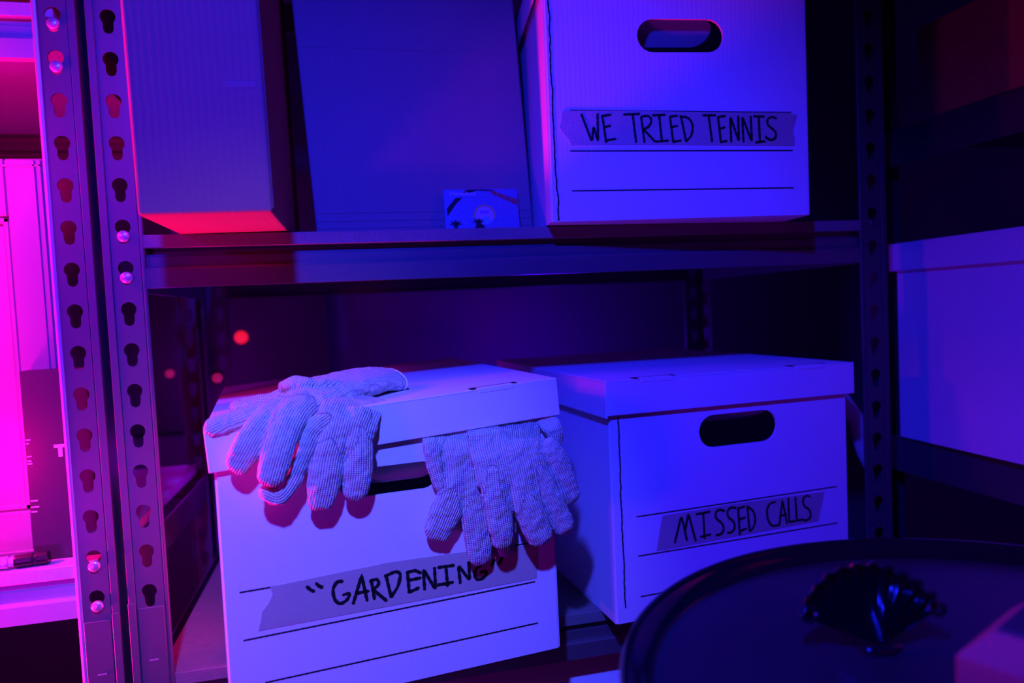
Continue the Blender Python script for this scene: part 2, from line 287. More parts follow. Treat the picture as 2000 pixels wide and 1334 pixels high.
DATA = {"T_letters":[[[0.0352,0.1082],[0.0452,0.0801],[0.0473,0.0962],[0.0516,0.08],[0.052,0.1086]],[[0.0569,0.1068],[0.06,0.0793]],[[0.0569,0.1062],[0.0658,0.1072]],[[0.0583,0.0948],[0.065,0.0961]],[[0.0597,0.0813],[0.0703,0.0828]],[[0.0796,0.1074],[0.096,0.1078]],[[0.0889,0.1073],[0.0916,0.0789]],[[0.0978,0.1045],[0.1006,0.0787]],[[0.0978,0.1051],[0.1063,0.1062],[0.1093,0.1008],[0.1059,0.0945],[0.0996,0.0919]],[[0.1001,0.0919],[0.1116,0.0795]],[[0.11,0.1062],[0.1234,0.1066]],[[0.117,0.1061],[0.1191,0.0795]],[[0.1129,0.0794],[0.1261,0.0803]],[[0.1285,0.1047],[0.1312,0.0783]],[[0.1285,0.1047],[0.1364,0.1055]],[[0.13,0.0939],[0.1361,0.0952]],[[0.1312,0.0788],[0.1394,0.0801]],[[0.1402,0.105],[0.1451,0.0791]],[[0.1393,0.105],[0.1487,0.1034],[0.1531,0.0957],[0.1512,0.0849],[0.1451,0.079]],[[0.164,0.1056],[0.1775,0.1055]],[[0.1702,0.1055],[0.1732,0.0782]],[[0.1803,0.1042],[0.1828,0.0775]],[[0.1803,0.1038],[0.1882,0.1048]],[[0.1815,0.0914],[0.1877,0.0931]],[[0.1828,0.0779],[0.1892,0.0789]],[[0.194,0.0777],[0.1936,0.1044],[0.2025,0.0779],[0.2023,0.1043]],[[0.2075,0.0775],[0.2067,0.1042],[0.2167,0.0774],[0.2161,0.1041]],[[0.2195,0.1041],[0.2312,0.1036]],[[0.225,0.104],[0.2255,0.0774]],[[0.2208,0.0769],[0.2313,0.0779]],[[0.2443,0.1016],[0.2394,0.1039],[0.2343,0.1017],[0.2338,0.0957],[0.2387,0.0914],[0.2435,0.0882],[0.2442,0.0827],[0.2404,0.0785],[0.2349,0.0795],[0.2319,0.0828]]],"M_letters":[[[0.0721,0.0778],[0.0808,0.1058],[0.0852,0.0889],[0.0896,0.1078],[0.0978,0.0763]],[[0.0838,0.0943],[0.0869,0.078]],[[0.0994,0.1053],[0.1164,0.106]],[[0.1082,0.1058],[0.1089,0.0771]],[[0.1038,0.0797],[0.1166,0.0808]],[[0.1349,0.1043],[0.1292,0.1074],[0.1231,0.1046],[0.1237,0.0973],[0.1317,0.0915],[0.1342,0.0846],[0.1305,0.0789],[0.1236,0.0789]],[[0.1499,0.106],[0.143,0.1078],[0.1382,0.1039],[0.1393,0.0965],[0.1461,0.092],[0.1484,0.0856],[0.1449,0.0793],[0.1382,0.0795]],[[0.1527,0.1056],[0.1539,0.0751]],[[0.1527,0.1052],[0.1611,0.106]],[[0.1531,0.0925],[0.1615,0.0936]],[[0.1541,0.0795],[0.1625,0.081]],[[0.1647,0.1058],[0.1667,0.0778]],[[0.1642,0.1059],[0.1725,0.1],[0.175,0.0901],[0.1727,0.0816],[0.1667,0.0773]],[[0.2019,0.106],[0.1947,0.106],[0.1901,0.0992],[0.1912,0.0867],[0.1967,0.0788],[0.2046,0.0793]],[[0.2063,0.0785],[0.2115,0.1068],[0.2171,0.0795]],[[0.2075,0.0895],[0.2163,0.0901]],[[0.2194,0.1083],[0.2201,0.0809],[0.2284,0.081]],[[0.2292,0.1084],[0.2304,0.081],[0.2397,0.0813]],[[0.2497,0.1066],[0.2437,0.1091],[0.2391,0.1047],[0.2407,0.0965],[0.2478,0.0923],[0.2506,0.0856],[0.2474,0.0798],[0.2402,0.0797]]],"G_letters":[[[0.068,0.1049],[0.0707,0.1016],[0.0737,0.0994]],[[0.0758,0.1063],[0.078,0.1036],[0.0809,0.1017]],[[0.0984,0.1039],[0.0939,0.1053],[0.0894,0.0985],[0.0904,0.0887],[0.0949,0.0835],[0.1019,0.0865],[0.1047,0.0932],[0.0982,0.0916]],[[0.1065,0.0823],[0.1152,0.1064],[0.1188,0.0827]],[[0.1095,0.0911],[0.1206,0.0911]],[[0.1234,0.101],[0.1254,0.0828]],[[0.1222,0.0996],[0.1289,0.1014],[0.1307,0.0955],[0.1245,0.0917]],[[0.1245,0.0917],[0.136,0.0794]],[[0.1368,0.1026],[0.1403,0.082]],[[0.1357,0.1019],[0.1466,0.1051],[0.1505,0.102],[0.1472,0.0905],[0.1403,0.082]],[[0.1563,0.1025],[0.157,0.0832]],[[0.1563,0.102],[0.1635,0.1025],[0.1688,0.0991]],[[0.1569,0.0944],[0.1682,0.0947]],[[0.157,0.0833],[0.166,0.0858]],[[0.1714,0.0831],[0.1711,0.1025],[0.1816,0.0812],[0.1817,0.1019]],[[0.1851,0.1015],[0.2005,0.1009]],[[0.1925,0.1011],[0.1931,0.0826]],[[0.1838,0.0852],[0.1986,0.0851]],[[0.2055,0.083],[0.2044,0.1003],[0.2149,0.0839],[0.2146,0.1015]],[[0.2276,0.0963],[0.2225,0.0957],[0.219,0.0889],[0.2218,0.0827],[0.2292,0.0835],[0.2327,0.0904],[0.2258,0.0898]],[[0.2398,0.0999],[0.2385,0.0966],[0.2365,0.094]],[[0.2493,0.1026],[0.2468,0.0984],[0.244,0.0945]]],"T_tape":[[0.0154,0.112],[0.0924,0.1112],[0.168,0.109],[0.2611,0.1073],[0.2615,0.1059],[0.268,0.105],[0.2654,0.0981],[0.2626,0.0889],[0.2644,0.0796],[0.2636,0.0726],[0.1765,0.0747],[0.0912,0.0767],[0.0235,0.0774],[0.021,0.0831],[0.0158,0.0894],[0.0118,0.0954],[0.014,0.101]],"M_tape":[[0.0581,0.109],[0.1495,0.1109],[0.2694,0.1098],[0.2663,0.0975],[0.2606,0.0765],[0.1483,0.074],[0.0498,0.0719],[0.0535,0.0891]],"G_tape":[[0.0381,0.1099],[0.0632,0.1108],[0.1404,0.1138],[0.2278,0.1114],[0.2842,0.1071],[0.2838,0.0903],[0.2826,0.074],[0.1899,0.0739],[0.1052,0.0738],[0.0263,0.0738],[0.029,0.0824],[0.0302,0.0894],[0.0358,0.0955],[0.0397,0.1028]],"T_lines":[[[0.024,0.1123],[0.2611,0.1077]],[[0.0224,0.0713],[0.2617,0.068]],[[0.023,0.0309],[0.2622,0.0288]]],"M_lines":[[[0.028,0.1118],[0.2879,0.1137]],[[0.0284,0.0694],[0.2877,0.0706]],[[0.0298,0.0254],[0.2881,0.027]]],"G_lines":[[[0.0138,0.1093],[0.2824,0.1097]],[[0.0144,0.0677],[0.2805,0.0707]],[[0.0295,0.0277],[0.2816,0.0293]]],"T_seam":[[0.0056,0.2225],[0.0062,0.205],[0.0053,0.1699],[0.0054,0.14],[0.0061,0.1347],[0.0059,0.1064],[0.0062,0.078],[0.0065,0.0388],[0.008,0.0226],[0.0075,0.0011]],"M_seam":[[0.0109,0.2192],[0.011,0.1909],[0.0107,0.1568],[0.0104,0.1226],[0.0103,0.0882],[0.0111,0.0651],[0.0107,0.0305],[0.0115,0.0164]],"M_tabs":[[0.0331,0.0755],[0.2289,0.2704]],"G_tabs":[[0.2288,0.2681]],"gloves":{"upper":{"palm":[[162.3,80.0,272.3,24,11,14],[150.1,73.0,273.8,25,11,12],[124.7,56.0,272.4,29,12,10],[97.0,37.0,269.4,31,12,12],[77.3,20.0,266.8,29,12,24]],"index_finger":[[86.8,20.0,265.9,16,9,40],[72.4,2.0,261.9,15,9,55],[62.1,-14.0,254.2,14,8,75],[54.4,-22.0,239.9,14,8,90],[49.1,-26.0,225.2,13,8,90],[44.5,-28.0,211.3,11,7,90]],"middle_finger":[[74.8,20.0,264.5,13,8,40],[55.3,4.0,260.2,13,8,50],[44.6,-10.0,254.2,13,8,70],[33.1,-17.0,242.6,13,7,85],[26.0,-18.0,231.0,12.5,7,90],[20.7,-18.0,222.5,11,6,90]],"ring_finger":[[80.0,25.0,266.0,12,8,30],[62.6,12.0,262.2,12,8,30],[48.6,8.0,259.8,11.5,8,30],[30.6,3.0,257.2,11,8,35],[14.1,1.0,253.4,10.5,8,40],[3.5,-2.0,251.5,9,7,50]],"little_finger":[[78.4,35.0,268.9,11,7,20],[64.0,36.0,268.8,10,7,20],[49.5,36.0,265.7,9,6,20],[35.4,37.0,264.2,9,5.5,20],[21.5,38.0,262.6,8,5,20]],"thumb":[[102.7,28.0,276.1,9,6,0],[90.0,22.0,276.9,8,6,0],[78.1,21.0,279.2,8,6.5,0],[68.9,26.0,279.6,8.5,7,0],[63.0,34.0,277.2,8,6.5,0]]},"lower":{"palm":[[133.5,22.0,260.9,22,3.5,20],[119.6,4.0,257.9,25,4,40],[111.2,-12.5,251.0,27,5,80],[106.6,-15.5,239.2,27,6,90]],"index_finger":[[119.8,-12.0,255.5,11,5,80],[117.8,-15.5,239.3,12,6,90],[116.6,-17.0,222.7,13,7,90],[115.2,-17.0,203.6,13.5,7.5,90],[112.3,-17.0,187.7,11,6.5,90]],"middle_finger":[[104.0,-13.5,251.2,12,6,85],[97.2,-16.0,236.7,13,7,90],[90.8,-18.0,218.7,14,7.5,90],[86.8,-18.0,200.2,14.5,7.5,90],[82.6,-18.0,183.0,12,6.5,90]],"little_finger":[[93.7,-13.0,250.9,10,5,85],[81.6,-15.0,243.0,9,6,90],[73.9,-17.0,230.0,8,6,90],[67.6,-17.0,216.6,8,6,90],[59.4,-18.0,201.4,8,6,90],[49.4,-20.0,192.2,8,6,90],[41.0,-21.0,195.9,7.5,5.5,90]]},"back":{"palm":[[210.9,-1.6,229.5,17,1.1,90],[211.2,-1.8,222.7,18,1.2,90],[211.4,-4.0,219.2,20,2.0,90],[211.0,-8.5,213.5,23,4.2,90],[212.4,-9.5,198.2,27,5.5,90],[211.8,-10.5,177.5,28,5.5,90]],"thumb":[[190.4,-1.6,228.6,11,1.1,90],[188.7,-3.5,222.7,12,2.0,90],[184.0,-8.5,217.8,10,4,100],[184.5,-9.5,203.1,8,5,110],[187.4,-10.0,189.5,8,5,110],[190.1,-10.5,180.3,7,5,110]],"index_finger":[[207.9,-10.5,191.5,12,5.5,90],[200.6,-11.5,173.2,14,6.5,90],[191.9,-12.0,155.1,15,7,90],[183.4,-12.0,138.5,13,6,90]],"middle_finger":[[217.7,-10.5,187.3,12,5.5,90],[218.5,-11.5,163.2,13.5,6.5,90],[221.0,-12.0,137.3,13.5,7,90],[222.7,-12.0,110.4,12,6,90]],"ring_finger":[[229.7,-11.0,179.8,11,5.5,90],[240.9,-11.5,152.5,12,6,90],[247.8,-11.5,131.5,12,6,90],[247.6,-12.0,114.0,9,5.5,90]]},"front":{"palm":[[257.2,-1.7,233.2,36,1.1,90],[257.0,-1.9,224.0,36.5,1.2,90],[256.5,-4.5,219.5,37,2.0,90],[253.6,-15.0,214.9,38,4.6,90],[254.4,-21.0,203.0,38,6.5,90],[257.0,-24.0,182.1,37,6.5,90]],"index_finger":[[237.1,-23.5,190.5,13,6.5,90],[236.9,-25.5,168.6,13.5,7,90],[238.7,-26.0,146.0,13,7,90],[240.9,-26.0,126.9,10.5,6,90]],"middle_finger":[[259.2,-24.5,181.9,13,6.5,90],[264.7,-26.5,162.0,14,7.5,90],[271.5,-27.0,141.4,14.5,7.5,90],[277.5,-27.0,123.7,12.5,6.5,90]],"ring_finger":[[276.8,-23.5,187.1,12,6.5,90],[285.3,-24.5,167.9,12.5,7,95],[294.0,-25.0,148.3,13,7,95],[302.3,-25.0,130.1,11.5,6.5,95]],"little_finger":[[288.5,-21.0,205.1,13,6,90],[296.9,-21.5,195.0,13,6.5,95],[305.0,-22.0,175.6,12.5,6.5,100],[311.7,-22.0,157.5,11,6,100]],"thumb":[[298.6,-1.9,230.4,10,1.3,90],[300.3,-5.5,226.0,10,2.5,90],[302.7,-10.0,221.2,9.5,4,95],[304.8,-10.5,214.0,8.5,4,100],[304.9,-11.0,206.3,7,3.5,100]]}}}

# ------------------------------------------------------------------ room shell
FLOOR = -1.10
struct('floor', box_bm(-2.2, 2.0, -1.2, 1.75, FLOOR-0.05, FLOOR), M_floor)
struct('wall_back', box_bm(-2.2, 2.0, 1.62, 1.75, FLOOR, 1.6), M_wall)
struct('wall_right', box_bm(1.35, 1.45, -1.2, 1.62, FLOOR, 1.6), M_wall)
struct('wall_left', box_bm(-2.2, -2.1, -1.2, 1.62, FLOOR, 1.6), M_wall)

# ------------------------------------------------------------------ shelving units
Y0 = 0.723; PK = 0.0385; PZ = 0.2853
def keyhole(cx, cz):
    pts = []; r = 0.0068; s = 0.0046
    a0 = math.asin(s/r)
    n = 12
    for k in range(n+1):
        a = -PI/2+a0+(2*PI-2*a0)*k/n
        pts.append((cx+r*math.cos(a), cz+r*math.sin(a)))
    for k in range(5):
        a = PI+PI*k/4
        pts.append((cx+s*math.cos(a), cz-0.0112+s*math.sin(a)))
    return pts
def post_mesh(parent, kx, side, zlo, zhi, y0, facing=1, name='post', label=None, m=None, lip_m=None, lip_r=0.0022):
    """one slotted upright: keyhole plate, set-off strip beside it, rolled lip and a flange running back.
    side=+1: strip and flange on the left (right unit); -1 mirrored."""
    X = lambda d: kx+side*d
    bm = bmesh.new()
    holes = []; i = -20
    for i in range(-12, 40):
        cz = PZ-PK*i
        if zlo+0.02 < cz < zhi-0.02: holes.append(keyhole(kx, cz))
    yy = lambda d: y0+facing*d
    # keyhole plate built in cells
    xs = sorted((X(-0.0112), X(0.0130)))
    add_holed_panel(bm, [(xs[0], zlo), (xs[1], zlo), (xs[1], zhi), (xs[0], zhi)], holes, yy(0), yy(0.0016))
    # strip beyond the groove, a little proud
    xs = sorted((X(-0.0188), X(-0.0121)))
    add_box(bm, xs[0], xs[1], *sorted((yy(-0.0007), yy(0.0016))), zlo, zhi, bevel=0.0005)
    # flange running back from the strip
    xs = sorted((X(-0.0188), X(-0.0170)))
    add_box(bm, xs[0], xs[1], *sorted((yy(0.0012), yy(0.036))), zlo, zhi)
    # groove floor
    xs = sorted((X(-0.0124), X(-0.0108)))
    add_box(bm, xs[0], xs[1], *sorted((yy(0.0012), yy(0.0024))), zlo, zhi)
    o = obj(name, bm, m or M_post, parent)
    if label: lab(o, label)
    # rolled lip on the open edge
    lip = obj('rolled_lip', tube_bm([(X(0.0148), yy(0.0020), zlo), (X(0.0148), yy(0.0020), zhi)], lip_r, 12), lip_m or m or M_post, o, smooth=False)
    return o
def sleeve(post, kx, side, ztop, zlo, y0):
    X = lambda d: kx+side*d
    bm = bmesh.new()
    xs = sorted((X(-0.0108), X(0.0125)))
    add_box(bm, xs[0], xs[1], y0-0.0016, y0-0.0001, zlo, ztop, bevel=0.0006)
    xs = sorted((X(-0.0190), X(-0.0122)))
    add_box(bm, xs[0], xs[1], y0-0.0022, y0-0.0008, zlo, ztop+0.006, bevel=0.0005)
    obj('lower_sleeve', bm, M_post, post)
    bm = bmesh.new(); add_box(bm, kx-0.0035, kx+0.0045, y0-0.0022, y0-0.0015, ztop-0.052, ztop-0.0506)
    obj('sleeve_notch', bm, M_steel, post)
def rivet(parent, x, z, y0):
    prof = [(0.0056, 0.0), (0.0056, 0.0012), (0.0048, 0.0026), (0.003, 0.0034), (0.0, 0.0037)]
    bm = lathe_bm(prof, 18)
    o = obj('rivet', bm, M_steel, parent, smooth=True)
    o.matrix_local = Matrix.Translation((x, y0, z)) @ Matrix.Rotation(PI/2, 4, 'X')
    return o
BEAM_PROF = [(0.0010, -0.0500), (0.0010, -0.0330), (0.0022, -0.0310), (0.0060, -0.0300), (0.0060, -0.0205), (0.0072, -0.0200),
             (0.0100, -0.0200), (0.0100, -0.0125), (0.0300, -0.0125), (0.0300, -0.0140), (0.0115, -0.0140), (0.0115, -0.0215),
             (0.0075, -0.0215), (0.0075, -0.0312), (0.0036, -0.0325), (0.0025, -0.0335), (0.0025, -0.0485), (0.0120, -0.0485), (0.0120, -0.0500)]
def beam(parent, x0, x1, ztop, y0, back=None, m=None):
    bm = bmesh.new()
    if back is None: pts = [(y0+a, ztop+b) for a, b in BEAM_PROF]
    else: pts = [(back-a, ztop+b) for a, b in BEAM_PROF]
    add_prism(bm, pts, 'x', x0, x1)
    return obj('beam', bm, m or M_beam, parent)
def deck(parent, x0, x1, y0, y1, ztop, m=None):
    return obj('shelf_board', box_bm(x0, x1, y0, y1, ztop-0.0125, ztop, bevel=0.0006), m or M_board, parent)

SZ, LZ = 0.0849, -0.3387
DEPTH = 0.46
KR, KL = -0.2040, -0.2494
su = thing('shelving_unit', 'tall slotted steel shelving unit holding the labelled storage boxes', 'shelf', (0, 0, 0))
p_fl = post_mesh(su, KR, 1, FLOOR, 0.75, Y0)
sleeve(p_fl, KR, 1, -0.2690, FLOOR, Y0)
p_fr = post_mesh(su, 0.6085, -1, FLOOR, 0.75, Y0, m=M_dark)  # near-black material stands in for the shade on this post
p_bl = post_mesh(su, KR, 1, FLOOR, 0.75, Y0+DEPTH, facing=-1)
p_br = post_mesh(su, 0.6085, -1, FLOOR, 0.75, Y0+DEPTH, facing=-1)
for ztop in (SZ, LZ, 0.50, -0.70):
    deck(su, -0.2035, 0.608, Y0+0.0025 if ztop != SZ else Y0+0.0005, Y0+DEPTH-0.0025, ztop)
    b = beam(su, -0.1885, 0.5935, ztop, Y0)
    beam(su, -0.1885, 0.5935, ztop, Y0, back=Y0+DEPTH)
    if ztop == SZ:
        rivet(b, KR+0.0003, PZ-PK*5-0.0090, Y0); rivet(b, KR+0.0003, PZ-PK*6-0.0090, Y0)
for s in (KR-0.0165, 0.6085+0.0035):                               # side braces
    for ztop in (SZ, LZ, 0.50):
        obj('side_rail', box_bm(s, s+0.0015, Y0+0.036, Y0+DEPTH-0.036, ztop-0.05, ztop-0.0135), M_beam, su)

LU_Z = -0.2215
lu = thing('shelving_unit', 'neighbouring steel shelving unit at the left edge, washed in pink light', 'shelf', (0, 0, 0))
q_fr = post_mesh(lu, KL, -1, FLOOR, 0.75, Y0, lip_m=M_litbeam, lip_r=0.0030)  # paler, thicker lip paints in the bright edge highlight
sleeve(q_fr, KL, -1, -0.2760, FLOOR, Y0)
q_fl = post_mesh(lu, -1.06, 1, FLOOR, 0.75, Y0)
q_br = post_mesh(lu, KL, -1, FLOOR, 0.75, Y0+DEPTH, facing=-1)
q_bl = post_mesh(lu, -1.06, 1, FLOOR, 0.75, Y0+DEPTH, facing=-1)
for ztop, rows in ((0.2960, (0, 1)), (LU_Z, (13, 14)), (-0.70, ())):
    deck(lu, -1.06, -0.2500, Y0+0.0025, Y0+DEPTH-0.0025, ztop, M_litboard)
    b = beam(lu, -1.044, -0.2650, ztop, Y0, m=M_litbeam)
    beam(lu, -1.044, -0.2650, ztop, Y0, back=Y0+DEPTH)
    for r in rows: rivet(b, KL+0.0003, PZ-PK*r-0.0085, Y0)
for ztop in (0.296, LU_Z):
    obj('side_rail', box_bm(KL+0.0150, KL+0.0165, Y0+0.036, Y0+DEPTH-0.036, ztop-0.05, ztop-0.0135), M_beam, lu)

# the unit standing at right angles on the right
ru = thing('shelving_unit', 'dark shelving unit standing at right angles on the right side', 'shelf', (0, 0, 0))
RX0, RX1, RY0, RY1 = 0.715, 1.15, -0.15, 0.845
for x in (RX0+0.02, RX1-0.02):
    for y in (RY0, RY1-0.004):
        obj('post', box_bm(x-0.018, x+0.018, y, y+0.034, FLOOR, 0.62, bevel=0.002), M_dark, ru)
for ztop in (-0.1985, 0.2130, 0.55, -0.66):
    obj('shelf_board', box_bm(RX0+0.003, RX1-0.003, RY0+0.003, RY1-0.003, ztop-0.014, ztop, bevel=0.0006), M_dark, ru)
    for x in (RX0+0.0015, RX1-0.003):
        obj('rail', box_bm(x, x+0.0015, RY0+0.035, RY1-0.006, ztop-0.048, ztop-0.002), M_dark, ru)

# ------------------------------------------------------------------ storage boxes
def banker_body(bm, W, D, H, hole, cut=0.0, th=0.003):
    add_holed_panel(bm, [(0, 0), (W, 0), (W, H), (0, H)], [stadium(*hole)] if hole else [], 0, th)
    add_box(bm, 0, th, th, D, 0, H, bevel=0.0)
    add_box(bm, W-th, W, th, D, 0, H)
    add_box(bm, th, W-th, D-th, D, 0, H)
    add_box(bm, th, W-th, th, D-th, 0, th)
    es = [e for e in bm.edges if abs(e.verts[0].co.x-e.verts[1].co.x) < 1e-6 and abs(e.verts[0].co.y-e.verts[1].co.y) < 1e-6
          and abs(e.verts[0].co.y) < 1e-6 and (abs(e.verts[0].co.x) < 1e-6 or abs(e.verts[0].co.x-W) < 1e-6)]
    if es: bmesh.ops.bevel(bm, geom=es, offset=0.0022, segments=2, affect='EDGES')
def lid_bm(W, D, H, lh, roll=0.0, o=0.006, th=0.0025, flap=0.0):
    bm = bmesh.new()
    add_box(bm, -o, W+o, -o, D+o, H-th, H, bevel=0.0009, seg=2)
    add_box(bm, -o, W+o, -o, -o+th, H-lh, H-0.0004, bevel=0.0007)
    add_box(bm, -o, W+o, D+o-th, D+o, H-lh, H-0.0004, bevel=0.0007)
    add_box(bm, -o, -o+th, -o+0.0004, D+o, H-lh-flap, H-0.0004, bevel=0.0007)
    add_box(bm, W+o-th, W+o, -o+0.0004, D+o, H-lh, H-0.0004, bevel=0.0007)
    if roll:
        c, s = math.cos(roll), math.sin(roll)
        for v in bm.verts:
            d, h = v.co.x-0.1525, v.co.z-H
            v.co.x = 0.1525+d*c-h*s; v.co.z = H+0.0011+d*s+h*c
    return bm
def ribbon(parent, name, pts, width, y, m, label=None):
    bm = bmesh.new(); stroke(bm, pts, width, y, 0.0002)
    o = obj(name, bm, m, parent)
    if label: lab(o, label)
    return o
def seam(parent, pts, H):
    """torn perforation: a thin jagged dark line down the front"""
    dense = []
    for (a, b) in zip(pts[:-1], pts[1:]):
        n = max(1, int(abs(a[1]-b[1])/0.0022))
        for k in range(n):
            f = k/n; dense.append((a[0]+(b[0]-a[0])*f+random.uniform(-0.0008, 0.0008), a[1]+(b[1]-a[1])*f))
    dense.append(tuple(pts[-1]))
    return ribbon(parent, 'perforated_seam', dense, 0.0016, -0.00005, M_print)
def tape(parent, pts, letters, width, label, y=-0.0002):
    bm = bmesh.new()
    add_prism(bm, pts, 'y', y, y-0.00035)
    t = obj('tape_strip', bm, M_tape, parent); lab(t, label)
    bm = bmesh.new()
    for L in letters: stroke(bm, L, width, y-0.0004, 0.0002)
    obj('lettering', bm, M_ink, t)
    return t
def slot_tab(parent, x0, x1, H, tf=None, y=-0.006):
    """locking tab of the lid: a cut line in the top and a small tongue over the edge"""
    bm = bmesh.new()
    add_box(bm, x0, x1, y+0.0095, y+0.0130, H-0.0004, H+0.0006)
    add_box(bm, x0-0.0040, x0+0.0012, y+0.0015, y+0.0130, H-0.0004, H+0.0006)
    add_box(bm, x1-0.0010, x1+0.0035, y+0.004, y+0.0140, H-0.0004, H+0.0006)
    bm2 = bmesh.new(); add_box(bm2, x0+0.002, x1-0.002, y-0.0006, y+0.0095, H-0.004, H+0.0007, bevel=0.0005)
    for b in (bm, bm2):
        if tf:
            for v in b.verts: v.co = tf(v.co)
    o = obj('tab_slot', bm, M_print, parent)
    obj('tab', bm2, M_white, parent)

LINE_W = 0.0014
# --- upper box marked WE TRIED TENNIS
TW, TH = 0.2807, 0.262
tb = thing('storage_box', 'white cardboard storage box with torn tape reading WE TRIED TENNIS', 'box',
           (0.2038, 0.6951, SZ+0.0013), (0, 0.0048, -0.1092), 'white labelled storage boxes')
bm = bmesh.new(); banker_body(bm, TW, 0.38, TH, (0.0965, 0.1885, 0.1703, 0.2042)); obj('box_body', bm, M_white, tb)
bm = lid_bm(TW, 0.38, TH+0.0035, 0.030); obj('lid', bm, M_white, tb)
m4 = Matrix.Translation((0.0965, 0.004, 0.207)) @ Matrix.Rotation(math.radians(55), 4, 'X')
bm = bmesh.new(); add_prism(bm, [(a-0.0965-0.003, b-0.2042) for a, b in stadium(0.0965, 0.1855, 0.1690, 0.2040)], 'y', 0.001, 0.0035)
bmesh.ops.transform(bm, matrix=m4, verts=bm.verts); obj('handle_flap', bm, M_white, tb)
for L in DATA['T_lines']: ribbon(tb, 'label_line', L, LINE_W, -0.00005, M_print)
seam(tb, DATA['T_seam'], TH)
tape(tb, DATA['T_tape'], DATA['T_letters'], 0.0024, 'masking tape with ragged left end lettered WE TRIED TENNIS')

# --- box marked MISSED CALLS
MH, LH = 0.2586, 0.0365
mb = thing('storage_box', 'white lidded storage box with tape reading MISSED CALLS', 'box',
           (0.2531, 0.6861, LZ+0.0005), (0, 0.0043, 0.0818), 'white labelled storage boxes')
bm = bmesh.new(); banker_body(bm, 0.305, 0.385, MH-0.003, (0.1065, 0.2072, 0.1763, 0.2122)); obj('box_body', bm, M_white, mb)
lid = obj('lid', lid_bm(0.305, 0.385, MH, LH, flap=0.0025), M_white, mb)
for a, b in DATA['M_tabs']: slot_tab(lid, a, b, MH)
m4 = Matrix.Translation((0.1065, 0.004, 0.214)) @ Matrix.Rotation(math.radians(62), 4, 'X')
bm = bmesh.new(); add_prism(bm, [(a-0.1065, b-0.2122) for a, b in stadium(0.1075, 0.2062, 0.1790, 0.2120)], 'y', 0.001, 0.0035)
bmesh.ops.transform(bm, matrix=m4, verts=bm.verts); obj('handle_flap', bm, M_white, mb)
for L in DATA['M_lines']: ribbon(mb, 'label_line', L, LINE_W, -0.00005, M_print)
seam(mb, DATA['M_seam'], MH)
tape(mb, DATA['M_tape'], DATA['M_letters'], 0.0026, 'masking tape lettered MISSED CALLS')

# --- box marked "GARDENING"
gb = thing('storage_box', 'white lidded storage box with gloves and tape reading GARDENING', 'box',
           (-0.1192, 0.6195, LZ+0.0005), (0, 0, 0.1263), 'white labelled storage boxes')
bm = bmesh.new(); banker_body(bm, 0.305, 0.385, MH-0.012, (0.1008, 0.1890, 0.1764, 0.2020)); obj('box_body', bm, M_white, gb)
GROLL = 0.0581
lid = obj('lid', lid_bm(0.305, 0.385, MH, LH, roll=GROLL), M_white, gb)
def gtf(co):
    d, h = co.x-0.1525, co.z-MH
    return Vector((0.1525+d*math.cos(GROLL)-h*math.sin(GROLL), co.y, MH+0.0011+d*math.sin(GROLL)+h*math.cos(GROLL)))
for a, b in DATA['G_tabs']: slot_tab(lid, a, b, MH, gtf)
m4 = Matrix.Translation((0.1008, 0.004, 0.203)) @ Matrix.Rotation(math.radians(34), 4, 'X')
bm = bmesh.new(); add_prism(bm, [(a-0.1008, b-0.2020) for a, b in stadium(0.1018, 0.1880, 0.1770, 0.2018)], 'y', 0.001, 0.0035)
bmesh.ops.transform(bm, matrix=m4, verts=bm.verts); obj('handle_flap', bm, M_white, gb)
for L in DATA['G_lines']: ribbon(gb, 'label_line', L, LINE_W, -0.00005, M_print)
tape(gb, DATA['G_tape'], DATA['G_letters'], 0.0030, 'long torn masking tape lettered GARDENING in quotation marks')

# --- tall narrow kraft carton on the left of the upper board
def carton(name, label, loc, rot, W, D, H, skew=0.0, m=M_kraft, flap_gap=True):
    t = thing(name, label, 'box', loc, rot)
    bm = box_bm(0, W, 0, D, 0, H, bevel=0.0028, seg=3)
    for v in bm.verts: v.co.x += skew*v.co.z
    obj('box_body', bm, m, t)
    bm = bmesh.new()
    for x0, x1 in ((0.0012, W/2-0.0006), (W/2+0.0006, W-0.0012)):
        add_box(bm, x0, x1, 0.0012, D-0.0012, H-0.0002, H+0.0028, bevel=0.0005)
    for v in bm.verts: v.co.x += skew*v.co.z
    obj('top_flap', bm, m, t)
    return t
ac = carton('cardboard_carton', 'tall narrow brown carton overhanging the upper board beside the steel post',
            (-0.1578, 0.5978, SZ+0.0002), (0, -0.0107, -0.0096), 0.1002, 0.28, 0.33, m=M_kraft)
bm = bmesh.new(); add_box(bm, 0.072, 0.0945, -0.0003, 0.0002, 0.0985, 0.1035); add_box(bm, 0.0995, 0.1008, 0.004, 0.014, 0.004, 0.30)
obj('clear_tape', bm, mat('parcel_tape', (0.43, 0.13, 0.12), 0.7, spec=0.2), ac)
bc = carton('cardboard_carton', 'wide brown carton leaning at the back of the upper board behind the small card',
            (-0.0328, 0.8096, SZ+0.0002), (0, 0, 0), 0.2486, 0.30, 0.33, skew=-0.0469, m=M_kraft2)
bm = bmesh.new()
for i, z in enumerate((0.012, 0.020, 0.029)):
    add_box(bm, 0.002-z*0.0469, 0.2466-z*0.0469, -0.0006, 0.0004, z, z+0.0032, bevel=0.0005)
obj('crease_ridge', bm, M_kraft2, bc)
bm = bmesh.new(); add_box(bm, 0.001-0.01, 0.246-0.01, -0.0004, 0.0002, 0.2105, 0.2125); obj('score_line', bm, M_kraft2, bc)

